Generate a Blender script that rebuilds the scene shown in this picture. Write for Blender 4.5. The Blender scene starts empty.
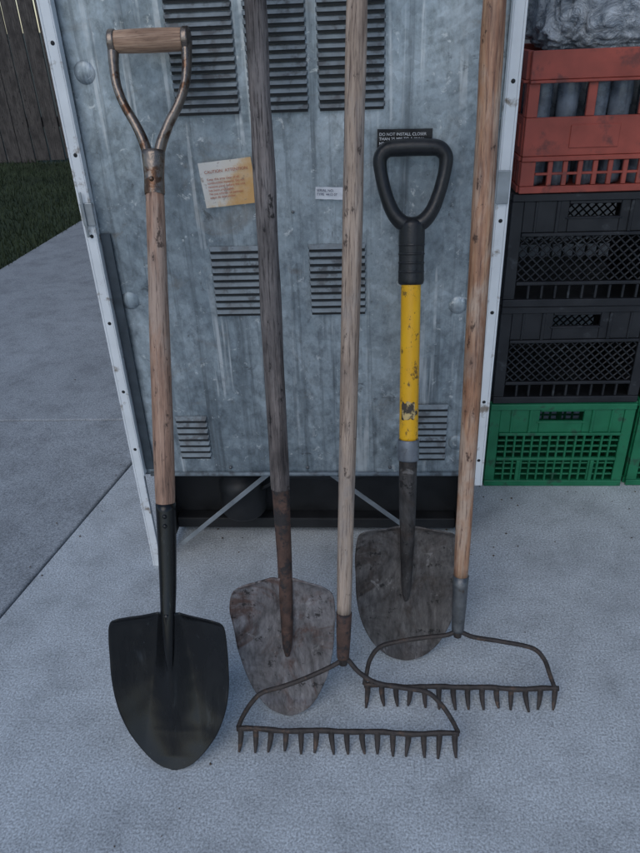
import bpy, bmesh, math, random
from mathutils import Vector, Matrix, noise
random.seed(7)
S=bpy.context.scene
S.view_settings.view_transform='Standard'; S.view_settings.look='None'; S.view_settings.exposure=0

# ------------------------------------------------------------ materials
def nodes(name):
    m=bpy.data.materials.new(name); m.use_nodes=True
    nt=m.node_tree; b=nt.nodes['Principled BSDF']
    return m,nt,b
def N(nt,t,**k):
    n=nt.nodes.new(t)
    for a,v in k.items():
        if a in n.inputs: n.inputs[a].default_value=v
        else: setattr(n,a,v)
    return n
def coords(nt,scale=(1,1,1),loc=(0,0,0)):
    tc=N(nt,'ShaderNodeTexCoord'); mp=N(nt,'ShaderNodeMapping')
    mp.inputs['Scale'].default_value=scale; mp.inputs['Location'].default_value=loc
    nt.links.new(tc.outputs['Object'],mp.inputs['Vector']); return mp.outputs['Vector']
def nz(nt,sc,scale=(1,1,1),detail=4,rough=.55,dist=0,loc=(0,0,0)):
    n=N(nt,'ShaderNodeTexNoise'); n.inputs['Scale'].default_value=sc; n.inputs['Detail'].default_value=min(detail,5)
    n.inputs['Roughness'].default_value=rough; n.inputs['Distortion'].default_value=dist
    nt.links.new(coords(nt,scale,loc),n.inputs['Vector']); return n.outputs['Fac']
def ramp(nt,fac,stops):
    r=N(nt,'ShaderNodeValToRGB'); e=r.color_ramp.elements
    while len(e)<len(stops): e.new(.5)
    for i,(p,c) in enumerate(stops):
        e[i].position=p; e[i].color=(c if isinstance(c,tuple) else (c,c,c))[:3]+(1,)
    nt.links.new(fac,r.inputs['Fac']); return r.outputs['Color']
def mix(nt,fac,a,b,mode='MIX'):
    m=N(nt,'ShaderNodeMix'); m.data_type='RGBA'; m.blend_type=mode
    for s,v in ((m.inputs[0],fac),(m.inputs[6],a),(m.inputs[7],b)):
        if isinstance(v,(int,float)): s.default_value=v
        elif isinstance(v,tuple): s.default_value=v[:3]+(1,)
        else: nt.links.new(v,s)
    return m.outputs[2]
def bump(nt,b,h,strength,dist=.002):
    n=N(nt,'ShaderNodeBump'); n.inputs['Strength'].default_value=strength; n.inputs['Distance'].default_value=dist
    nt.links.new(h,n.inputs['Height']); nt.links.new(n.outputs[0],b.inputs['Normal'])
def link(nt,o,i): nt.links.new(o,i)

def simple(name,c,rough=.5,metal=0,var=.25,sc=30,spots=None,spot_t=.62,spot_sc=25,bmp=.2,stretch=(1,1,1)):
    m,nt,b=nodes(name)
    f=nz(nt,sc,stretch)
    lo=tuple(x*(1-var) for x in c); hi=tuple(min(1,x*(1+var)) for x in c)
    col=ramp(nt,f,[(.3,lo),(.7,hi)])
    if spots:
        sf=nz(nt,spot_sc,(1,1,1),5,.65)
        sm=ramp(nt,sf,[(spot_t-.04,0.),(spot_t+.05,1.)])
        col=mix(nt,sm,col,spots)
    link(nt,col,b.inputs['Base Color'])
    rr=ramp(nt,f,[(.3,max(0,rough-.12)),(.7,min(1,rough+.12))])
    link(nt,rr,b.inputs['Roughness']); b.inputs['Metallic'].default_value=metal
    bump(nt,b,nz(nt,sc*4,stretch,3),bmp)
    return m
def wood(name,base,dark,light,grey=0.,blot=.6,bmp=.5,rough=.6,wear=None,wear_t=.55,grain=.75):
    m,nt,b=nodes(name)
    g=nz(nt,9,(14,14,.8),5,.65,.6)
    col=ramp(nt,g,[(.28,dark),(.46,base),(.70,light)])
    if wear:
        wv=nz(nt,5,(3,3,1.1),5,.65,.4,(3,1,7))
        col=mix(nt,ramp(nt,wv,[(wear_t-.05,0.),(wear_t+.06,.8)]),col,wear)
    fine=nz(nt,60,(6,6,.35),4,.7)
    col=mix(nt,ramp(nt,fine,[(.33,grain),(.5,0.)]),col,tuple(x*.5 for x in dark))
    bl=nz(nt,7,(2,2,1),5,.6)
    col=mix(nt,ramp(nt,bl,[(blot-.08,0.),(blot+.1,.65)]),col,tuple(x*.9 for x in dark))
    sc=nz(nt,40,(1.5,1.5,.7),4,.75)
    col=mix(nt,ramp(nt,sc,[(.61,0.),(.66,.85)]),col,tuple(x*.35 for x in dark))
    link(nt,col,b.inputs['Base Color']); b.inputs['Roughness'].default_value=rough
    bump(nt,b,fine,bmp,.0015)
    return m

def concrete(name,c,seed=0):
    m,nt,b=nodes(name)
    big=nz(nt,1.3,(1,1,1),4,.6,.4)
    med=nz(nt,9,(1,1,1),5,.7)
    sp=nz(nt,260,(1,1,1),3,.75)
    sp2=nz(nt,120,(1,1,1),2,.6)
    col=ramp(nt,big,[(.3,tuple(x*.82 for x in c)),(.7,tuple(x*1.13 for x in c))])
    col=mix(nt,.65,col,ramp(nt,med,[(.28,.6),(.5,1.),(.75,1.22)]),'MULTIPLY')
    col=mix(nt,1.,col,ramp(nt,sp,[(.34,.55),(.5,1.),(.66,1.45)]),'MULTIPLY')
    col=mix(nt,ramp(nt,sp2,[(.68,0.),(.73,.5)]),col,tuple(x*.33 for x in c))
    st=nz(nt,2.6,(1,1,1),5,.72,1.2)
    col=mix(nt,ramp(nt,st,[(.55,0.),(.73,.36)]),col,tuple(x*.5 for x in c))
    link(nt,col,b.inputs['Base Color']); b.inputs['Roughness'].default_value=.85
    bump(nt,b,sp,.42,.003)
    return m

def galv():
    m,nt,b=nodes('galvanized_steel')
    v=N(nt,'ShaderNodeTexVoronoi'); v.inputs['Scale'].default_value=70; link(nt,coords(nt,(1,1,1)),v.inputs['Vector'])
    sep=N(nt,'ShaderNodeSeparateColor'); link(nt,v.outputs['Color'],sep.inputs[0])
    big=nz(nt,3.2,(1,1,.7),5,.72,1.2)
    col=ramp(nt,big,[(.30,(.16,.20,.23)),(.47,(.31,.365,.40)),(.60,(.43,.49,.525)),(.75,(.57,.625,.655))])
    col=mix(nt,.30,col,ramp(nt,sep.outputs[0],[(0,.58),(1,1.25)]),'MULTIPLY')
    fine=nz(nt,60,(1,1,.7),5,.8)
    col=mix(nt,.75,col,ramp(nt,fine,[(.32,.55),(.5,1.),(.66,1.28)]),'MULTIPLY')
    dr=nz(nt,5,(10,1,.35),5,.6,.15)
    brk=ramp(nt,nz(nt,9,(1,1,1),4,.7,0,(4,4,4)),[(.42,0.),(.58,1.)])
    dm=mix(nt,1.,ramp(nt,dr,[(.57,0.),(.63,.75)]),brk,'MULTIPLY')
    col=mix(nt,dm,col,(.72,.755,.765))
    dr2=nz(nt,3.2,(14,1,.4),5,.65,.3,(2,0,5))
    col=mix(nt,ramp(nt,dr2,[(.54,0.),(.68,.65)]),col,(.10,.12,.135))
    wh=nz(nt,42,(1,1,1),5,.75,.5)
    col=mix(nt,ramp(nt,wh,[(.62,0.),(.67,.7)]),col,(.74,.77,.77))
    bs=nz(nt,6,(1,1,1.2),5,.75,1.,(9,2,1))
    col=mix(nt,ramp(nt,bs,[(.59,0.),(.73,.45)]),col,(.25,.20,.15))
    bk=nz(nt,24,(1,1,1),5,.75,.8,(1,7,3))
    col=mix(nt,ramp(nt,bk,[(.63,0.),(.69,.6)]),col,(.08,.085,.09))
    link(nt,col,b.inputs['Base Color'])
    b.inputs['Metallic'].default_value=.55
    link(nt,ramp(nt,fine,[(.3,.34),(.7,.62)]),b.inputs['Roughness'])
    bump(nt,b,big,.24,.010)
    return m

M={}
M['galv']=galv()
M['hood']=simple('louvre_steel',(.19,.225,.25),.58,.25,.35,40,(.10,.11,.12),.56,30,.2)
M['conc']=concrete('driveway_concrete',(.50,.535,.555))
M['conc2']=concrete('driveway_concrete_old',(.33,.355,.375))
M['white']=simple('white_enamel',(.76,.79,.81),.35,0,.08,12,(.28,.24,.20),.62,22,.1)
M['dark']=simple('black_interior',(.014,.015,.017),.6,0,.4,20)
M['shade']=simple('opening_shade',(.012,.014,.016),.7)  # near-black colour painted in for the shade inside openings
M['gapshade']=simple('gap_shade',(.05,.065,.08),.5,.2,.3,30)  # dark colour painted in for the shaded gap between flange and sheet
M['zinc']=simple('zinc_brace',(.36,.39,.41),.45,.6,.2,30)
M['rust']=simple('rusty_iron',(.095,.055,.042),.75,.25,.45,60,(.035,.03,.03),.52,40,.6)
M['rust2']=simple('brown_iron',(.060,.050,.046),.6,.45,.4,80,(.12,.08,.06),.60,50,.6)
M['oldsteel']=simple('worn_steel_yoke',(.235,.195,.165),.34,.8,.35,50,(.12,.065,.04),.56,40,.35)
M['ferrule']=simple('grey_ferrule',(.15,.155,.16),.45,.7,.3,60,(.10,.07,.05),.6,40,.3)
M['collar']=simple('grey_collar',(.20,.22,.25),.45,.5,.2,60,(.06,.06,.06),.6,50)
M['rubber']=simple('black_plastic',(.012,.013,.015),.38,0,.25,80,(.05,.05,.055),.70,60,.2)
M['wood1']=wood('handle_wood_tan',(.35,.205,.14),(.15,.085,.06),(.49,.32,.235),blot=.62,wear=(.41,.31,.25),wear_t=.56,grain=.9)
M['woodg']=wood('grip_wood',(.40,.25,.165),(.17,.09,.055),(.55,.38,.27),blot=.6)
M['wood2']=wood('handle_wood_weathered',(.155,.130,.122),(.030,.025,.025),(.33,.285,.268),blot=.51,bmp=1.,rough=.85,wear=(.21,.19,.185),wear_t=.5,grain=1.)
M['wood3']=wood('handle_wood_pale',(.36,.27,.205),(.14,.09,.07),(.50,.39,.315),blot=.59,rough=.65,wear=(.31,.265,.235),wear_t=.54,grain=.9)
M['wood4']=wood('handle_wood_varnished',(.38,.19,.105),(.14,.06,.035),(.50,.31,.19),blot=.54,rough=.42,wear=(.48,.37,.29),wear_t=.52)
M['green']=simple('green_plastic',(.012,.165,.075),.42,0,.2,20,(.02,.09,.05),.62,20,.1)
M['blackcr']=simple('black_crate_plastic',(.015,.016,.019),.40,0,.3,20,(.05,.055,.06),.64,25,.1)
M['red']=simple('red_plastic',(.34,.070,.048),.5,0,.25,14,(.18,.05,.04),.58,16,.15)
M['glass']=simple('bottle_blue_grey',(.16,.19,.23),.3,.1,.5,30)
M['fence']=wood('fence_wood',(.085,.075,.07),(.03,.026,.026),(.14,.125,.115),blot=.55,bmp=.6,rough=.85)
M['siding']=simple('painted_siding',(.22,.22,.21),.7,0,.1,4)
M['trim']=simple('roof_shingle',(.06,.06,.065),.9,0,.3,30)
M['black_label']=simple('black_label',(.012,.012,.014),.4)
M['white_label']=simple('white_label',(.72,.74,.78),.5,0,.06,40)
M['ink']=simple('label_ink',(.75,.76,.78),.6)
M['inkb']=simple('label_ink_blue',(.03,.04,.10),.6)
M['inkr']=simple('label_ink_red',(.45,.12,.06),.6)
M['debris']=simple('leaf_litter',(.09,.065,.045),.9,0,.5,40)

def blackpaint():
    m,nt,b=nodes('black_paint')
    g=nz(nt,9,(1.6,1,.5),5,.75,1.0)
    col=ramp(nt,g,[(.45,(.0035,.0038,.0045)),(.70,(.009,.010,.011))])
    s=nz(nt,150,(1.2,1,.25),3,.8)
    col=mix(nt,ramp(nt,s,[(.67,0.),(.73,.45)]),col,(.07,.08,.09))
    w=nz(nt,14,(2.2,1,.35),5,.75,.6,(4,0,2))
    col=mix(nt,ramp(nt,w,[(.60,0.),(.70,.35)]),col,(.06,.068,.075))
    link(nt,col,b.inputs['Base Color'])
    link(nt,ramp(nt,g,[(.3,.22),(.55,.30),(.7,.44)]),b.inputs['Roughness'])
    b.inputs['Specular IOR Level'].default_value=.45
    bump(nt,b,nz(nt,30,(1,1,.5),2),.10,.0015); return m
M['blackpaint']=blackpaint()

def mat_blade(name,base,lo,rust,t,hi=1.5,scr=.6):
    m,nt,b=nodes(name)
    g=nz(nt,10,(1,1,.6),5,.75,.8)
    col=ramp(nt,g,[(.32,lo),(.5,base),(.68,tuple(min(1,x*hi) for x in base))])
    r=nz(nt,8,(1,1,1),5,.75,.8)
    col=mix(nt,ramp(nt,r,[(t-.05,0.),(t+.07,.85)]),col,rust)
    d=nz(nt,42,(1,1,1),5,.75)
    col=mix(nt,ramp(nt,d,[(.58,0.),(.63,.85)]),col,tuple(x*.3 for x in lo))
    w=nz(nt,34,(1,1,.6),5,.8,.6,(5,5,5))
    col=mix(nt,ramp(nt,w,[(.61,0.),(.67,scr)]),col,(.42,.40,.39))
    s=nz(nt,120,(1,1,.3),3,.7)
    col=mix(nt,.8,col,ramp(nt,s,[(.33,.5),(.65,1.25)]),'MULTIPLY')
    link(nt,col,b.inputs['Base Color']); b.inputs['Metallic'].default_value=.35
    link(nt,ramp(nt,g,[(.3,.7),(.7,.42)]),b.inputs['Roughness'])
    bump(nt,b,d,.5,.002)
    return m
M['blade2']=mat_blade('rusted_blade',(.215,.202,.206),(.09,.080,.079),(.115,.062,.047),.54,1.7,.55)
M['blade3']=mat_blade('old_grey_blade',(.120,.110,.106),(.05,.044,.042),(.06,.045,.038),.54,1.7,.45)
M['sock3']=mat_blade('dark_socket',(.060,.055,.054),(.022,.02,.02),(.05,.035,.028),.54,1.8,.3)

def yellow():
    m,nt,b=nodes('yellow_fiberglass')
    g=nz(nt,25,(1,1,.5),4,.6)
    col=ramp(nt,g,[(.3,(.76,.38,.006)),(.7,(.88,.49,.010))])
    s=nz(nt,48,(1.2,1.2,.9),5,.8)
    col=mix(nt,ramp(nt,s,[(.56,0.),(.62,.85)]),col,(.10,.06,.02))
    s2=nz(nt,16,(1,1,1),5,.7)
    col=mix(nt,ramp(nt,s2,[(.58,0.),(.70,.5)]),col,(.35,.19,.05))
    link(nt,col,b.inputs['Base Color']); b.inputs['Roughness'].default_value=.42
    bump(nt,b,s,.3,.001); return m
M['yellow']=yellow()
def sticker():
    m,nt,b=nodes('aged_sticker')
    tc=N(nt,'ShaderNodeTexCoord'); sp=N(nt,'ShaderNodeSeparateXYZ'); link(nt,tc.outputs['Object'],sp.inputs[0])
    n=nz(nt,30,(1,1,1),5,.7)
    a=N(nt,'ShaderNodeMath',operation='MULTIPLY_ADD'); link(nt,sp.outputs['Z'],a.inputs[0]); a.inputs[1].default_value=5; a.inputs[2].default_value=.0
    c=N(nt,'ShaderNodeMath',operation='MULTIPLY_ADD'); link(nt,sp.outputs['X'],c.inputs[0]); c.inputs[1].default_value=-7; link(nt,a.outputs[0],c.inputs[2])
    a2=N(nt,'ShaderNodeMath',operation='ADD'); link(nt,c.outputs[0],a2.inputs[0]); link(nt,n,a2.inputs[1])
    col=ramp(nt,a2.outputs[0],[(.2,(.62,.36,.14)),(.42,(.66,.47,.28)),(.56,(.72,.66,.57)),(.8,(.74,.71,.66))])
    d=nz(nt,60,(1,1,1),5,.7)
    col=mix(nt,ramp(nt,d,[(.58,0.),(.66,.6)]),col,(.24,.15,.09))
    link(nt,col,b.inputs['Base Color']); b.inputs['Roughness'].default_value=.6; bump(nt,b,n,.3,.003); return m
M['sticker']=sticker()
def plastic_bag():
    m,nt,b=nodes('clear_plastic_wrap')
    g=nz(nt,22,(1,1,1),5,.7,1.5)
    link(nt,ramp(nt,g,[(.35,(.14,.17,.20)),(.5,(.36,.40,.44)),(.66,(.66,.70,.74))]),b.inputs['Base Color'])
    b.inputs['Roughness'].default_value=.18; b.inputs['Specular IOR Level'].default_value=.8
    bump(nt,b,g,1.,.02); return m
M['wrap']=plastic_bag()
def grass_m():
    m,nt,b=nodes('grass')
    g=nz(nt,2.5,(1,1,1),5,.7)
    link(nt,ramp(nt,g,[(.3,(.020,.034,.014)),(.7,(.045,.065,.026))]),b.inputs['Base Color'])
    b.inputs['Roughness'].default_value=.8; return m
M['grass']=grass_m()
M['soil']=simple('ground_soil',(.06,.065,.04),.95,0,.3,3)

# ------------------------------------------------------------ helpers
def empty(name,loc=(0,0,0),rot=(0,0,0)):
    e=bpy.data.objects.new(name,None); e.location=loc; e.rotation_euler=rot; e.empty_display_size=.1
    S.collection.objects.link(e); return e
def obj(name,bm,mat,parent=None,smooth=True,loc=(0,0,0)):
    me=bpy.data.meshes.new(name); bm.normal_update(); bm.to_mesh(me); bm.free()
    if isinstance(mat,(list,tuple)):
        for x in mat: me.materials.append(x)
    else: me.materials.append(mat)
    if smooth:
        for p in me.polygons: p.use_smooth=True
    o=bpy.data.objects.new(name,me); S.collection.objects.link(o); o.location=loc
    if parent: o.parent=parent
    return o
def bev(o,w=.003,seg=2,ang=40):
    m=o.modifiers.new('bev','BEVEL'); m.width=w; m.segments=seg; m.limit_method='ANGLE'; m.angle_limit=math.radians(ang); return o
def box(bm,x0,x1,y0,y1,z0,z1,mi=0):
    vs=[bm.verts.new(p) for p in ((x0,y0,z0),(x1,y0,z0),(x1,y1,z0),(x0,y1,z0),(x0,y0,z1),(x1,y0,z1),(x1,y1,z1),(x0,y1,z1))]
    for f in ((0,3,2,1),(4,5,6,7),(0,1,5,4),(1,2,6,5),(2,3,7,6),(3,0,4,7)):
        bm.faces.new([vs[i] for i in f]).material_index=mi
def obox(bm,p0,p1,w,d,up=(0,1,0)):
    p0=Vector(p0);p1=Vector(p1);t=(p1-p0).normalized();u=Vector(up);s=t.cross(u).normalized();u=s.cross(t)
    vs=[]
    for p in (p0,p1):
        for a,b in ((-1,-1),(1,-1),(1,1),(-1,1)): vs.append(bm.verts.new(p+s*a*w/2+u*b*d/2))
    for f in ((0,1,2,3),(7,6,5,4),(0,4,5,1),(1,5,6,2),(2,6,7,3),(3,7,4,0)): bm.faces.new([vs[i] for i in f])
def catmull(pts,n):
    P=[Vector(p) for p in pts]; P=[P[0]*2-P[1]]+P+[P[-1]*2-P[-2]]; out=[]
    for i in range(1,len(P)-2):
        for k in range(n):
            t=k/n; a,b,c,d=P[i-1],P[i],P[i+1],P[i+2]
            out.append(.5*((2*b)+(c-a)*t+(2*a-5*b+4*c-d)*t*t+(3*b-a-3*c+d)*t**3))
    out.append(P[-2]); return out
def tube(bm,pts,radii,seg=16,sub=6,flat=1.,ref=(0,1,0),wob=0,caps=True,closed=False,mi=0):
    q=[(p[0],p[1],p[2]) for p in pts]
    C=catmull(q,sub) if sub>1 else [Vector(p) for p in q]
    R=[]
    for i in range(len(radii)-1):
        for k in range(max(sub,1)): R.append(radii[i]+(radii[i+1]-radii[i])*k/max(sub,1))
    R.append(radii[-1])
    rings=[]; ref=Vector(ref)
    n=len(C)
    for i in range(n):
        t=(C[min(i+1,n-1)]-C[max(i-1,0)]).normalized()
        s=t.cross(ref)
        s=s.normalized() if s.length>1e-4 else Vector((1,0,0)); u=s.cross(t).normalized()
        ring=[]
        for k in range(seg):
            a=2*math.pi*k/seg; r=R[i]
            if wob: r*=1+wob*noise.noise(Vector((math.cos(a)*1.3+5,math.sin(a)*1.3,C[i].z*9+C[i].x*3)))
            ring.append(bm.verts.new(C[i]+s*math.cos(a)*r+u*math.sin(a)*r*flat))
        rings.append(ring)
    for i in range(n-1):
        for k in range(seg):
            bm.faces.new((rings[i][k],rings[i][(k+1)%seg],rings[i+1][(k+1)%seg],rings[i+1][k])).material_index=mi
    if caps:
        bm.faces.new(rings[0][::-1]).material_index=mi; bm.faces.new(rings[-1]).material_index=mi
def disc_dome(bm,c,r,h,seg=20,rings=5):
    c=Vector(c); prev=None
    for j in range(rings+1):
        a=j/rings*math.pi/2; rr=r*math.cos(a); y=-h*math.sin(a)
        if j==rings:
            v=bm.verts.new(c+Vector((0,y,0)))
            for k in range(seg): bm.faces.new((prev[k],prev[(k+1)%seg],v))
        else:
            ring=[bm.verts.new(c+Vector((rr*math.cos(2*math.pi*k/seg),y,rr*math.sin(2*math.pi*k/seg)))) for k in range(seg)]
            if prev:
                for k in range(seg): bm.faces.new((prev[k],prev[(k+1)%seg],ring[(k+1)%seg],ring[k]))
            prev=ring

# ------------------------------------------------------------ ground
bm=bmesh.new()
g=300
vs=[bm.verts.new(p) for p in ((-g,-g,-.03),(g,-g,-.03),(g,g,-.03),(-g,g,-.03))]; bm.faces.new(vs)
obj('ground',bm,M['soil'],smooth=False)
L1=lambda y:-.815+.19*(y-1.087)
L2=lambda y:-1.995+.075*(y-3.634)
drive=empty('driveway')
def slab(name,poly,mat,top=0,th=.1,wid=.006):
    bm=bmesh.new()
    a=[bm.verts.new((x,y,top)) for x,y in poly]; f=bm.faces.new(a)
    r=bmesh.ops.extrude_face_region(bm,geom=[f])
    for v in r['geom']:
        if isinstance(v,bmesh.types.BMVert): v.co.z-=th
    bmesh.ops.recalc_face_normals(bm,faces=bm.faces)
    o=obj(name,bm,mat,drive,smooth=False); bev(o,wid,3); return o
slab('slab_main',[(L1(-4)+.004,-4),(9,-4),(9,9),(L1(9)+.004,9)],M['conc'])
slab('slab_near',[(L2(-4),-4),(L1(-4)-.004,-4),(L1(1.965)-.004,1.961),(L2(1.961),1.961)],M['conc2'],top=-.0015)
slab('slab_far',[(L2(1.969),1.969),(L1(1.969)-.004,1.969),(L1(9)-.004,9),(L2(9),9)],M['conc2'],top=-.003)
slab('slab_street_side',[(-3.2,-16),(9,-16),(9,-4.01),(-2.56,-4.01)],M['conc'],top=-.002)
bm=bmesh.new()
vs=[bm.verts.new(p) for p in ((-14,-4,-.02),(L2(-4)-.01,-4,-.02),(L2(9)-.01,9,-.02),(-14,9,-.02))]; bm.faces.new(vs)
for i in range(26000):
    y=random.uniform(2.2,7.2); x=L2(y)+.012-abs(random.random()**1.3)*3.4
    h=random.uniform(.02,.055); a=random.uniform(0,6.28); w=.004
    dx,dy=math.cos(a)*w,math.sin(a)*w; lx,lyy=random.uniform(-.02,.02),random.uniform(-.02,.02)
    bm.faces.new([bm.verts.new((x-dx,y-dy,-.02)),bm.verts.new((x+dx,y+dy,-.02)),bm.verts.new((x+lx,y+lyy,-.02+h))])
obj('lawn',bm,M['grass'],smooth=False)
bm=bmesh.new()
for i in range(260):
    if i<110: x=random.uniform(-1.9,1.8); y=random.uniform(.2,3.5)
    elif i<190: y=random.uniform(.3,3.5); x=L1(y)+random.gauss(0,.02)
    else: x=random.uniform(-.5,.9); y=random.uniform(1.28,1.6)
    r=random.uniform(.0012,.0038); a=random.uniform(0,6.28); k=random.randint(4,6)
    vs=[bm.verts.new((x+math.cos(a+6.283*j/k)*r*random.uniform(.5,1.3),y+math.sin(a+6.283*j/k)*r*random.uniform(.5,1.3),.0015+random.uniform(0,.0015))) for j in range(k)]
    t=bm.verts.new((x,y,.0025+r*.5))
    for j in range(k): bm.faces.new((vs[j],vs[(j+1)%k],t))
obj('leaf_litter',bm,M['debris'],smooth=False)
# fence
fence=empty('wooden_fence',(0,7.15,0))
bm=bmesh.new(); x=-12.
while x<3:
    w=.14+random.uniform(-.004,.004); z=1.85+random.uniform(-.01,.01); yo=random.uniform(-.004,.004)
    box(bm,x,x+w,-.01+yo,.01+yo,-.02+random.uniform(0,.03),z); x+=w+random.uniform(.006,.016)
bev(obj('boards',bm,M['fence'],fence,False),.003)
bm=bmesh.new()
for z in (.3,1.5): box(bm,-12,3,.016,.055,z,z+.09)
xx=-12.
while xx<3.1: box(bm,xx,xx+.09,.057,.147,-.03,1.8); xx+=2.4
obj('rails_and_posts',bm,M['fence'],fence,False)
# garage wall behind appliance and crates
gar=empty('garage_wall',(0,0,0))
bm=bmesh.new()
for i in range(20):
    z=.12+i*.13
    vs=[bm.verts.new(p) for p in ((-.4,2.30,z),(7,2.30,z),(7,2.318,z+.13),(-.4,2.318,z+.13),(-.4,2.45,z),(7,2.45,z),(7,2.45,z+.13),(-.4,2.45,z+.13))]
    for f in ((0,1,2,3),(0,4,5,1),(3,2,6,7),(0,3,7,4),(1,5,6,2)): bm.faces.new([vs[k] for k in f])
obj('siding',bm,M['siding'],gar,False)
bm=bmesh.new(); box(bm,-.39,7,2.31,2.449,0.001,.118); obj('foundation',bm,M['conc2'],gar,False)
bm=bmesh.new(); box(bm,-.39,7,2.452,6.0,0.001,2.72); obj('wall_core',bm,M['siding'],gar,False)
bm=bmesh.new(); box(bm,-.7,7.3,2.2,6.2,2.725,2.85); obj('roof_edge',bm,M['trim'],gar,False)

# ------------------------------------------------------------ appliance (back side facing us)
X0,X1,YP=-.512,.247,1.275
ap=empty('refrigerator',(0,0,0))
bm=bmesh.new()
box(bm,X0+.0045,X1-.0045,YP+.03,YP+.66,.25,1.78)
bev(obj('cabinet',bm,M['white'],ap,False),.006)
bm=bmesh.new(); nx,nzz=60,120; grid=[]
for j in range(nzz+1):
    row=[]
    for i in range(nx+1):
        x=X0+.012+(X1-X0-.024)*i/nx; z=.25+1.5*j/nzz
        y=YP+.005*noise.noise(Vector((x*5,0,z*4)))+.0012*noise.noise(Vector((x*17,3,z*14)))
        row.append(bm.verts.new((x,y,z)))
    grid.append(row)
for j in range(nzz):
    for i in range(nx): bm.faces.new((grid[j][i],grid[j][i+1],grid[j+1][i+1],grid[j+1][i]))
o=obj('back_sheet',bm,M['galv'],ap); sm=o.modifiers.new('s','SOLIDIFY'); sm.thickness=.002; sm.offset=-1
bm=bmesh.new(); tube(bm,[(X0+.03,YP-.001,.252),(X1-.02,YP-.001,.252)],[.005,.005],8,1); obj('sheet_hem',bm,M['hood'],ap)
bm=bmesh.new()
box(bm,X0,X0+.004,YP-.022,YP+.67,.235,1.79)
box(bm,X0,X0+.004,YP-.022,YP+.03,0,.2345)
box(bm,X0+.0042,X0+.020,YP-.022,YP-.018,0,1.79)
box(bm,X0+.0202,X0+.0225,YP-.022,YP-.004,.26,1.79)
bev(obj('side_flange_a',bm,M['white'],ap,False),.0012)
bm=bmesh.new()
box(bm,X1-.004,X1,YP-.022,YP+.67,.235,1.79)
box(bm,X1-.020,X1-.0042,YP-.022,YP-.018,.235,1.79)
box(bm,X1-.0225,X1-.0202,YP-.022,YP-.004,.26,1.79)
bev(obj('side_flange_b',bm,M['white'],ap,False),.0012)
bm=bmesh.new()
box(bm,X0+.024,X0+.042,YP-.009,YP-.005,.27,.79)
obj('gap_shade_strip',bm,M['gapshade'],ap,False)  # dark box laid on the sheet as the flange gap's shade
bm=bmesh.new()
for z in (.33,.47,.62,.79,.93,1.1,1.27):
    disc_dome(bm,(X0+.013,YP-.0222,z),.0036,.0012,10,3)
for z in (.30,.44,.63,.80,1.02,1.19,1.3):
    disc_dome(bm,(X1-.012,YP-.0222,z),.0036,.0012,10,3)
obj('punched_hole_shade',bm,M['shade'],ap)  # raised dark dots stand for the shade in the holes
bm=bmesh.new()
for x in (-.3,-.13,.05): disc_dome(bm,(x,YP-.003,.27),.004,.003,10,3)
disc_dome(bm,(-.13,YP-.004,.82),.003,.002,10,3)
obj('screws',bm,M['ferrule'],ap)
bm=bmesh.new()
for (x,z) in ((-.458,.658),(.174,.637),(-.464,1.055),(.197,1.05),(-.452,.31),(.19,.33)):
    disc_dome(bm,(x,YP+.004,z),.019,.0085,28,6)
obj('pressed_dimples',bm,M['galv'],ap)
bm=bmesh.new(); box(bm,X0+.004,X0+.026,YP-.027,YP-.0225,.81,.85); box(bm,X0+.008,X0+.012,YP-.031,YP-.0272,.79,.87)
box(bm,X1-.024,X1-.003,YP-.027,YP-.0225,.83,.885)
bev(obj('hinge_brackets',bm,M['zinc'],ap,False),.001)
bh=bmesh.new(); bs=bmesh.new()
def louvres(x0,x1,z0,z1,n):
    p=(z1-z0)/n
    for i in range(n):
        z=z0+i*p
        box(bs,x0+.002,x1-.002,YP-.0060,YP-.0050,z+p*.02,z+p*.42)  # dark strip on the sheet stands for the shaded slot
        yb=YP-.003; yf=YP-.0080
        a=[(x0,yb,z+p*.97),(x1,yb,z+p*.97),(x1-.003,yf,z+p*.40),(x0+.003,yf,z+p*.40)]
        b=[(x0,yb,z+p*.40),(x1,yb,z+p*.40)]
        v=[bh.verts.new(q) for q in a+b]
        bh.faces.new((v[0],v[3],v[2],v[1])); bh.faces.new((v[0],v[4],v[3])); bh.faces.new((v[1],v[2],v[5]))
for x0,x1 in ((-.3185,-.209),(-.193,-.093),(-.077,.033)): louvres(x0,x1,.984,1.36,30)
louvres(-.29,-.186,.625,.761,10); louvres(-.106,0,.625,.761,10)
louvres(-.4065,-.338,.295,.401,7); louvres(.097,.168,.29,.425,9)
obj('louvre_hoods',bh,M['hood'],ap,False); obj('louvre_slot_shade',bs,M['shade'],ap,False)
def flat_label(name,cx,cz,w,h,rot,mat,y=YP-.0085):
    bm=bmesh.new(); n=8; G=[[bm.verts.new((-w/2+w*i/n,.0010*math.sin(i*1.7+j),-h/2+h*j/n)) for i in range(n+1)] for j in range(n+1)]
    for j in range(n):
        for i in range(n): bm.faces.new((G[j][i],G[j][i+1],G[j+1][i+1],G[j+1][i]))
    o=obj(name,bm,mat,ap); o.location=(cx,y,cz); o.rotation_euler=(0,-math.radians(rot),0); return o
def text(name,s,size,par,x,z,mat):
    c=bpy.data.curves.new(name,'FONT'); c.body=s; c.size=size; c.extrude=.0001; c.materials.append(mat); c.space_line=1.1
    o=bpy.data.objects.new(name,c); S.collection.objects.link(o); o.parent=par; o.location=(x,-.0025,z); o.rotation_euler=(math.pi/2,0,0); return o
a=flat_label('warning_sticker',-.241,.874,.094,.077,5,M['sticker'])
text('sticker_text','CAUTION  ATTENTION',.0072,a,-.038,.020,M['inkr'])
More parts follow.
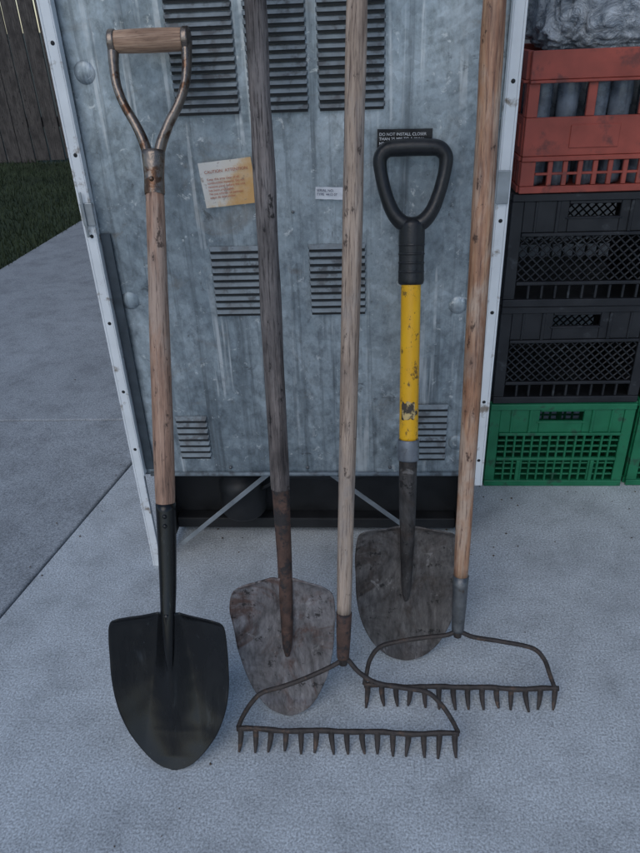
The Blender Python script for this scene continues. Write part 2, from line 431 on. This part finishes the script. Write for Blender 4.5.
text('sticker_body','Keep this area clear of all\ncombustible material. Do not\nremove panel before the unit\nhas been unplugged.\nNe pas enlever ce panneau\navant de debrancher.',.0056,a,-.036,.008,M['inkr'])
a=flat_label('serial_label',-.064,.852,.048,.021,-3,M['white_label'])
text('serial_text','SERIAL NO.\nTYPE  4412 07',.0060,a,-.022,.003,M['inkb'])
a=flat_label('black_label',.066,.936,.092,.034,-1,M['black_label'])
text('black_label_text','DO NOT INSTALL CLOSER\nTHAN 25 MM TO A WALL\nNE PAS INSTALLER',.0066,a,-.043,.007,M['ink'])
bm=bmesh.new()
box(bm,X0+.03,X1-.026,1.41,1.90,.004,.249)
box(bm,X0+.028,X0+.034,1.30,1.409,.01,.248)
box(bm,X1-.030,X1-.024,1.33,1.409,.01,.248)
box(bm,X0+.036,X1-.032,1.375,1.408,.02,.05)
box(bm,X0+.036,X1-.032,1.395,1.408,.17,.19)
bev(obj('base_compartment',bm,M['dark'],ap,False),.003)
bm=bmesh.new()
tube(bm,[(-.30,1.37,.07),(-.30,1.37,.09),(-.30,1.37,.17),(-.30,1.37,.2)],[.03,.055,.055,.03],24,4)
tube(bm,[(-.25,1.35,.16),(-.18,1.34,.2),(-.05,1.35,.19),(.1,1.36,.21)],[.005]*4,10,8)
obj('compressor',bm,M['dark'],ap)
bm=bmesh.new()
obox(bm,(-.214,1.298,.243),(-.450,1.298,.03),.011,.002); obox(bm,(-.09,1.298,.243),(.135,1.298,.045),.011,.002)
bev(obj('cross_braces',bm,M['zinc'],ap,False),.0006)

# ------------------------------------------------------------ shovels
def lerp_outline(out,z):
    for (z0,w0),(z1,w1) in zip(out,out[1:]):
        if z0<=z<=z1: return w0+(w1-w0)*(z-z0)/(z1-z0)
    return out[-1][1]
def blade(name,out,L,parent,mat,dish=.022,c=.012,ridge=.012,lip=.010,ztop_slope=0.,edge_noise=0.,vfold=0.,lump=.0016):
    sm=catmull([(z,w,0) for z,w in out],8); o2=[(p.x,max(p.y,.001)) for p in sm]
    wm=max(w for z,w in o2)
    bm=bmesh.new(); rows=70; cols=60; G=[]
    for j in range(rows+1):
        t=j/rows; z=L*(t**1.25) if t<.5 else L*(.5**1.25+(1-.5**1.25)*(t-.5)/.5)
        w=lerp_outline(o2,min(z,o2[-1][0])); row=[]
        for i in range(cols+1):
            s=-1+2*i/cols; x=w*s
            if edge_noise: x*=1+edge_noise*noise.noise(Vector((z*25,s*2,3)))
            y=c*math.sin(math.pi*min(1,z/L)) - dish*(x/wm)**2
            up=max(0,(z/L-.25)/.75)
            y-=ridge*math.exp(-(x/(.012+.03*(1-up)))**2)*up**.7
            if vfold: y-=vfold*max(0,1-abs(x)/(.018+.040*(1-z/L)))*math.sin(math.pi*min(1,max(0,(z/L-.08)/.92))*.75)
            k=max(0,(z-(L-.014))/.014); y-=lip*k*k*(1-math.exp(-(x/.03)**2))
            y+=lump*noise.noise(Vector((x*30,z*30,1)))
            zz=z+ztop_slope*(1-abs(x)/wm)*max(0,(z/L-.8)/.2)
            row.append(bm.verts.new((x,y,zz)))
        G.append(row)
    for j in range(rows):
        for i in range(cols): bm.faces.new((G[j][i],G[j][i+1],G[j+1][i+1],G[j+1][i]))
    o=obj(name,bm,mat,parent); m=o.modifiers.new('s','SOLIDIFY'); m.thickness=.0022; m.offset=1
    return o
def frame(name,base,dydz,dxdz):
    d=Vector((dxdz,dydz,1)).normalized(); x=Vector((1,0,0)); x=(x-d*x.dot(d)).normalized(); y=d.cross(x)
    m=Matrix((x,y,d)).transposed().to_4x4(); m.translation=base
    e=empty(name); e.matrix_world=m; return e

s1=frame('garden_shovel',Vector((-.3355,.731,0.002)),.4453,.003)
out1=[(0,.004),(.006,.022),(.02,.041),(.045,.062),(.075,.080),(.115,.094),(.16,.101),(.21,.1015),(.25,.100),(.268,.097),(.277,.090),(.281,.080)]
blade('blade',out1,.281,s1,M['blackpaint'],dish=.026,c=.016,ridge=.008,lip=.014,ztop_slope=.006,vfold=.018,lump=.0010)
bm=bmesh.new()
tube(bm,[(.0,.0,.15),(0,-.005,.18),(0,-.010,.22),(.000,-.009,.275),(0,-.003,.33),(0,0,.40),(0,0,.472)],[.001,.005,.009,.0122,.0140,.0155,.0165],24,6)
for z in (.452,.436): disc_dome(bm,(.002,-.0155,z),.004,.003,12,3)
obj('socket',bm,M['blackpaint'],s1)
bm=bmesh.new(); tube(bm,[(0,0,z) for z in (.473,.478,.56,.70,.85,.97)],[.0135,.0160,.0172,.0166,.0155,.0142],28,10,wob=.05); obj('handle',bm,M['wood1'],s1)
bm=bmesh.new(); tube(bm,[(0,0,.969),(0,0,.975),(0,0,1.0),(0,0,1.035)],[.0158,.0162,.0158,.0185],24,5,flat=.9)
for sgn in (-1,1):
    tube(bm,[(sgn*.006,0,1.015),(sgn*.013,0,1.045),(sgn*.026,0,1.075),(sgn*.043,0,1.105),(sgn*.054,0,1.135),(sgn*.0575,0,1.165),(sgn*.0575,0,1.195)],[.008,.0085,.0075,.007,.007,.0075,.009],14,6,flat=1.25)
    tube(bm,[(sgn*.0525,0,1.2),(sgn*.0545,0,1.2),(sgn*.0615,0,1.2),(sgn*.0635,0,1.2)],[.017,.0182,.0182,.015],24,3,ref=(0,0,1))
disc_dome(bm,(0,-.0145,.99),.004,.003,12,3)
obj('yoke',bm,M['oldsteel'],s1)
bm=bmesh.new(); tube(bm,[(-.054,0,1.2),(-.03,0,1.2),(0,0,1.2),(.03,0,1.2),(.054,0,1.2)],[.0160,.0168,.0172,.0168,.0160],24,6,ref=(0,0,1),wob=.03)
gm=obj('grip',bm,M['woodg'],s1)
gm.data.transform(Matrix.Translation((0,0,-1.2))); gm.data.transform(Matrix.Rotation(math.pi/2,4,'Y')); gm.location=(0,0,1.2); gm.rotation_euler=(0,-math.pi/2,0)

s2=frame('long_handled_shovel',Vector((-.140,.846,0.002)),.279,-.0145)
out2=[(0,.005),(.006,.021),(.02,.040),(.045,.058),(.08,.073),(.13,.085),(.19,.092),(.235,.093),(.255,.089),(.264,.081),(.27,.068)]
bl=blade('blade',out2,.27,s2,M['blade2'],dish=.018,c=.014,ridge=.012,lip=.008,ztop_slope=.016,edge_noise=.03)
bl.location.x=-.007
bm=bmesh.new(); tube(bm,[(-.004,.000,.125),(-.003,-.003,.15),(-.001,-.006,.2),(0,-.005,.27),(0,0,.33),(0,0,.40),(0,0,.452)],[.004,.0088,.0112,.0125,.0130,.0142,.0152],22,6,wob=.04)
obj('socket',bm,M['rust'],s2)
bm=bmesh.new(); tube(bm,[(0,0,z) for z in (.453,.457,.6,.8,1.0,1.2,1.4,1.49,1.5)],[.0135,.0158,.0163,.0168,.0164,.0160,.0158,.015,.009],28,10,wob=.12); obj('handle',bm,M['wood2'],s2)

s3=frame('yellow_shovel',Vector((.074,.980,0.002)),.292,.006)
out3=[(0,.006),(.006,.026),(.02,.047),(.045,.069),(.085,.087),(.13,.096),(.19,.099),(.245,.098),(.272,.093),(.283,.082)]
b3=blade('blade',out3,.283,s3,M['blade3'],dish=.020,c=.016,ridge=.012,lip=.012,ztop_slope=.008,edge_noise=.015)
bm=bmesh.new(); tube(bm,[(0,.003,.13),(0,.000,.155),(0,-.005,.22),(0,-.005,.283),(0,0,.33),(0,0,.38),(0,0,.42)],[.004,.009,.012,.0145,.016,.0165,.017],22,6,wob=.02)
obj('socket',bm,M['sock3'],s3)
bm=bmesh.new(); tube(bm,[(0,0,.419),(0,0,.422),(0,0,.455),(0,0,.459)],[.018,.0198,.0198,.018],26,2); obj('collar',bm,M['collar'],s3)
bm=bmesh.new(); tube(bm,[(0,0,z) for z in (.459,.5,.6,.7,.745)],[.0172]*5,28,8); obj('shaft',bm,M['yellow'],s3)
bm=bmesh.new()
for sgn,(z0,z1,a0,a1) in enumerate(((.500,.530,-2.5,-1.0),(.506,.516,-1.0,-.6))):
    n=10; prev=None
    for i in range(n+1):
        a=a0+(a1-a0)*i/n; r=.0177; j0=random.uniform(-.003,.003); j1=random.uniform(-.004,.004)
        v=(bm.verts.new((r*math.cos(a),r*math.sin(a),z0+j0)),bm.verts.new((r*math.cos(a),r*math.sin(a),z1+j1)))
        if prev: bm.faces.new((prev[0],v[0],v[1],prev[1]))
        prev=v
obj('torn_label',bm,simple('torn_label_black',(.05,.04,.03),.6,0,.5,60,(.6,.45,.2),.55,70),s3)
bm=bmesh.new()
tube(bm,[(0,0,.738),(0,0,.744),(0,0,.78),(0,0,.815),(0,0,.840),(0,0,.850)],[.019,.0225,.0218,.0225,.022,.012],26,5,flat=.92)
lp=[(0,0,.838),(-.018,0,.843),(-.034,0,.862),(-.046,0,.893),(-.0535,0,.925),(-.0545,0,.947),(-.043,0,.960),(-.022,0,.9625),(0,0,.963),(.022,0,.9625),(.043,0,.960),(.0545,0,.947),(.0535,0,.925),(.046,0,.893),(.034,0,.862),(.018,0,.843),(0,0,.838)]
tube(bm,lp,[.013,.0135,.0120,.0112,.0110,.0120,.0130,.0140,.0142,.0140,.0130,.0120,.0110,.0112,.0120,.0135,.013],18,6,flat=1.15,caps=False)
for z in (.76,.775,.79,.805): tube(bm,[(0,0,z-.002),(0,0,z),(0,0,z+.002)],[.0222,.0230,.0222],26,2,flat=.92)
obj('d_grip',bm,M['rubber'],s3)

# ------------------------------------------------------------ rakes
def rake(base,dydz,dxdz,hw,bow,zf0,zf1,rx,ztop,wmat,fmat,rw,ntine,hr0,hr1):
    e=empty('bow_rake',base)
    y=lambda z: dydz*z
    bm=bmesh.new()
    zb=.036; yb=.012
    n=24; P=[(-hw-.003+(2*hw+.006)*i/n,yb+.0012*math.sin(i*.9),zb+.0012*math.sin(i*.55+1)) for i in range(n+1)]
    tube(bm,P,[.0056+.0006*math.sin(i*2.1) for i in range(n+1)],8,2,flat=.75,wob=.1)
    for i in range(ntine):
        x=-hw+.004+(2*hw-.008)*i/(ntine-1); j=random.uniform(-.005,.005); k=random.uniform(-.001,.004)
        tube(bm,[(x,yb,zb+.002),(x,yb-.004,zb-.012),(x+j*.5,yb-.013,zb-.025),(x+j,yb-.022+random.uniform(-.003,.003),.002+k)],[.0055,.0052,.0040,.0020],8,4,flat=.7)
    obj('tines_and_bar',bm,M['rust2'],e)
    bm=bmesh.new()
    pts=[(x,(y(z) if z>.05 else yb+.004),z) for x,z in bow]
    tube(bm,pts,[.0042]*len(pts),12,8,wob=.08)
    tube(bm,[(rx,y(zf0-.012),zf0-.012),(rx,y(zf0+.01),zf0+.01)],[.007,.008],12,1)
    obj('bow',bm,M['rust2'],e)
    top=Vector((rx+dxdz*(ztop-zf0),y(ztop),ztop)); bot=Vector((rx,y(zf0),zf0)); d=(top-bot); Lh=d.length
    q=d.to_track_quat('Z','Y')
    lf=(zf1-zf0)/(ztop-zf0)*Lh
    bm=bmesh.new(); tube(bm,[(0,0,0),(0,0,.004),(0,0,lf*.5),(0,0,lf)],[hr0*.75,hr0*.85,hr0*.98,hr0*1.08],22,3)
    f=obj('ferrule',bm,fmat,e); f.location=bot; f.rotation_mode='QUATERNION'; f.rotation_quaternion=q
    bm=bmesh.new(); n=12; P=[];R=[]
    for i in range(n+1):
        t=i/n; P.append((0,0,lf+.0005+(Lh-lf)*t)); R.append(hr0+(hr1-hr0)*min(1,t*2))
    R[-1]=hr1*.6; R[0]=hr0*.98
    tube(bm,P,R,28,6,wob=.06)
    h=obj('handle',bm,wmat,e); h.location=bot; h.rotation_mode='QUATERNION'; h.rotation_quaternion=q
    return e
bow1=[(-.193,.036),(-.182,.062),(-.165,.088),(-.146,.106),(-.11,.118),(-.07,.134),(-.025,.156),(-.006,.168),(0,.170),(.006,.166),(.022,.147),(.05,.129),(.095,.120),(.138,.113),(.162,.092),(.180,.066),(.194,.036)]
rake((-.038,.777,0),.325,.0333,.192,bow1,.172,.2523,-.0046,1.46,M['wood3'],M['rust'],0,15,.0125,.0150)
bow2=[(-.178,.036),(-.174,.062),(-.167,.092),(-.148,.118),(-.11,.130),(-.067,.138),(-.03,.143),(-.014,.150),(-.009,.154),(-.003,.150),(.02,.140),(.07,.132),(.125,.120),(.148,.098),(.160,.068),(.172,.036)]
rake((.171,.876,0),.27,.0235,.176,bow2,.1525,.258,-.0088,1.45,M['wood4'],M['ferrule'],0,14,.0130,.0168)

# ------------------------------------------------------------ crates
def wall(bm,W,H,T,style):
    h=W/2
    def R(x0,x1,z0,z1,pr=0): box(bm,x0,x1,-pr,T-pr*.5,z0,z1)
    if style=='red':
        R(-h,h,H-.052,H,.006); R(-h,h,H-.058,H-.0525,.010)
        R(-h,h,.0,.014,.004); R(-h,h,.075,.150,.002); R(-h,h,.065,.0745,.005)
        R(-h,-h+.030,.0145,.0645,.0015); R(h-.030,h,.0145,.0645,.0015)
        R(-h,-h+.022,.1505,H-.0585,.0015); R(h-.022,h,.1505,H-.0585,.0015)
        for k in (-.09,.09): R(k-.05,k+.05,.090,.135,.0045)
        n=4
        for i in range(1,n):
            x=-h+.022+(W-.044)*i/n; R(x-.009,x+.009,.1505,H-.0585,.001)
        n=13
        for i in range(1,n):
            x=-h+.030+(W-.06)*i/n; R(x-.005,x+.005,.0145,.0645,.001)
        R(-h+.031,h-.031,.036,.041,.0002)
        return
    R(-h,h,H-.016,H,.006)
    R(-h,-h+.026,.018,H-.0165,.002); R(h-.026,h,.018,H-.0165,.002)
    R(-h,h,0,.0175,.004)
    hx=.055; z0=H-.085
    R(-h+.0265,-hx,z0,H-.0165,.0); R(hx,h-.0265,z0,H-.0165,.0)
    R(-hx+.0002,hx-.0002,z0,H-.052,.0); R(-hx+.0002,hx-.0002,H-.024,H-.0165,.0005)
    R(-hx-.006,hx+.006,H-.056,H-.0525,.003)
    R(-h+.0265,h-.0265,z0-.008,z0-.0005,.005)
    for k in (-1,1):
        R(k*.078-.004,k*.078+.004,z0,H-.0165,.004); R(k*.125-.003,k*.125+.003,z0,H-.0165,.003)
    zt=z0-.0085; zb=.018
    if style=='green':
        R(-h+.0265,h-.0265,.082,.090,.004)
        n=14
        for i in range(1,n):
            x=-h+.026+(W-.052)*i/n; R(x-.0028,x+.0028,zb,zt,.001 if i%3 else .0035)
        for k in (1,2,3,5,6,7):
            z=zb+(zt-zb)*k/8; R(-h+.027,h-.027,z-.002,z+.002,-.001)
        R(-h+.08,-h+.09,.0182,.0815,.0045); R(h-.09,h-.08,.0182,.0815,.0045)
    else:
        R(-h+.0265,h-.0265,.052,.060,.004)
        p=.021; zb2=.0605; hh=zt-zb2; x=-h+.026-hh
        def dg(xa,za,xb,zb_,off): obox(bm,(xa,T/2+off,za),(xb,T/2+off,zb_),.0036,.006)
        while x<h:
            for sg in (1,-1):
                a=(x,zb2) ; b=(x+hh,zt)
                if sg<0: a=(x,zt); b=(x+hh,zb2)
                lo=-h+.027; hi=h-.027
                xa,za=a; xb,zb_=b
                if xb<=lo or xa>=hi: continue
                s=(zb_-za)/(xb-xa)
                if xa<lo: za+=s*(lo-xa); xa=lo
                if xb>hi: zb_+=s*(hi-xb); xb=hi
                if xb-xa>.002: dg(xa,za,xb,zb_,.0006*sg)
            x+=p
        n=10
        for i in range(1,n):
            xx=-h+.026+(W-.052)*i/n; R(xx-.003,xx+.003,.018,.0515,.001)
def crate(base,W,D,H,style,mat,rot=0):
    e=empty('milk_crate',base,(0,0,rot))
    bm=bmesh.new()
    T=.008
    for k in range(4):
        b2=bmesh.new(); wall(b2,W if k%2==0 else D-.018,H,T,style)
        off=(D/2 if k%2==0 else W/2)
        mt=Matrix.Rotation(k*math.pi/2,4,'Z')@Matrix.Translation((0,-off,0))
        b2.transform(mt)
        me=bpy.data.meshes.new('t'); b2.to_mesh(me); b2.free(); bm.from_mesh(me); bpy.data.meshes.remove(me)
    wm=obj('walls',bm,mat,e,False); bev(wm,.0012,1)
    bm=bmesh.new(); box(bm,-W/2+.009,W/2-.009,-D/2+.009,D/2-.009,.003,.008); obj('floor',bm,mat,e,False)
    return e
CY=1.587; CD=.33
def stack(xc,yc,seq,jit):
    z=.001
    for i,(st,mt,W,H) in enumerate(seq):
        crate((xc+jit[i][0],yc+jit[i][1]+CD/2,z),W,CD,H,st,mt,math.radians(jit[i][2])); z+=H+.0015
stack(.497,CY,[('green',M['green'],.362,.252),('black',M['blackcr'],.358,.258),('black',M['blackcr'],.358,.258)],[(0,0,0),(0,.004,.5),(.003,-.002,-.6)])
stack(.872,CY+.004,[('green',M['green'],.362,.252),('black',M['blackcr'],.358,.258),('black',M['blackcr'],.358,.258)],[(0,0,.4),(.003,.004,.2),(0,.0,-.4)])
rc=crate((.560,CY+.165,.7745),.465,.345,.272,'red',M['red'],math.radians(.4))
bm=bmesh.new()
for i in range(8):
    for j in range(4):
        x=-.195+i*.055+random.uniform(-.006,.006); yy=-.12+j*.075; r=.024; hh=.235+random.uniform(-.02,.015)
        tube(bm,[(x,yy,.01),(x,yy,.02),(x+.002,yy,hh*.5),(x+.003,yy,hh-.03),(x+.004,yy,hh)],[r*.9,r,r*.95,r,r*.8],14,3,wob=.12)
obj('packed_bottles',bm,M['glass'],rc)
bm=bmesh.new(); bmesh.ops.create_icosphere(bm,subdivisions=6,radius=1)
for v in bm.verts:
    p=v.co.copy(); e=.5
    q=Vector([math.copysign(abs(c)**e,c) for c in p])
    n=noise.fractal(p*2.2,.9,2.1,5)*.06+abs(noise.noise(p*6))*.10
    q*=1+n
    v.co=Vector((q.x*.205,q.y*.14,max(q.z,-.8)*.085))
o=obj('plastic_wrapped_bundle',bm,M['wrap'],None); o.location=(.572,CY+.17,1.110)

# ------------------------------------------------------------ light
w=bpy.data.worlds.new('World'); S.world=w; w.use_nodes=True; nt=w.node_tree
bg=nt.nodes['Background']; sky=nt.nodes.new('ShaderNodeTexSky'); sky.sky_type='NISHITA'; sky.sun_disc=False
sky.sun_elevation=math.radians(45); sky.sun_rotation=math.radians(200); sky.air_density=1; sky.dust_density=.6; sky.ozone_density=1.3
nt.links.new(sky.outputs[0],bg.inputs[0]); bg.inputs[1].default_value=.12
sl=bpy.data.lights.new('sun','SUN'); sl.energy=.8; sl.angle=math.radians(45); sl.color=(1,.95,.88)
so=bpy.data.objects.new('sun',sl); S.collection.objects.link(so); so.rotation_euler=(math.radians(45),0,math.radians(-20)); so.location=(0,-5,6)

# ------------------------------------------------------------ camera
cam=bpy.data.cameras.new('camera'); co=bpy.data.objects.new('camera',cam); S.collection.objects.link(co)
cam.sensor_fit='VERTICAL'; cam.sensor_height=36; cam.lens=700/853*36; cam.clip_start=.05; cam.clip_end=1000
f=Vector((-.0667,.8606,-.5048)).normalized(); r=Vector((.9977,.0549,-.0382)); r=(r-f*r.dot(f)).normalized(); u=r.cross(f)
m=Matrix((r,u,-f)).transposed().to_4x4(); m.translation=(0,0,1.12); co.matrix_world=m
S.camera=co
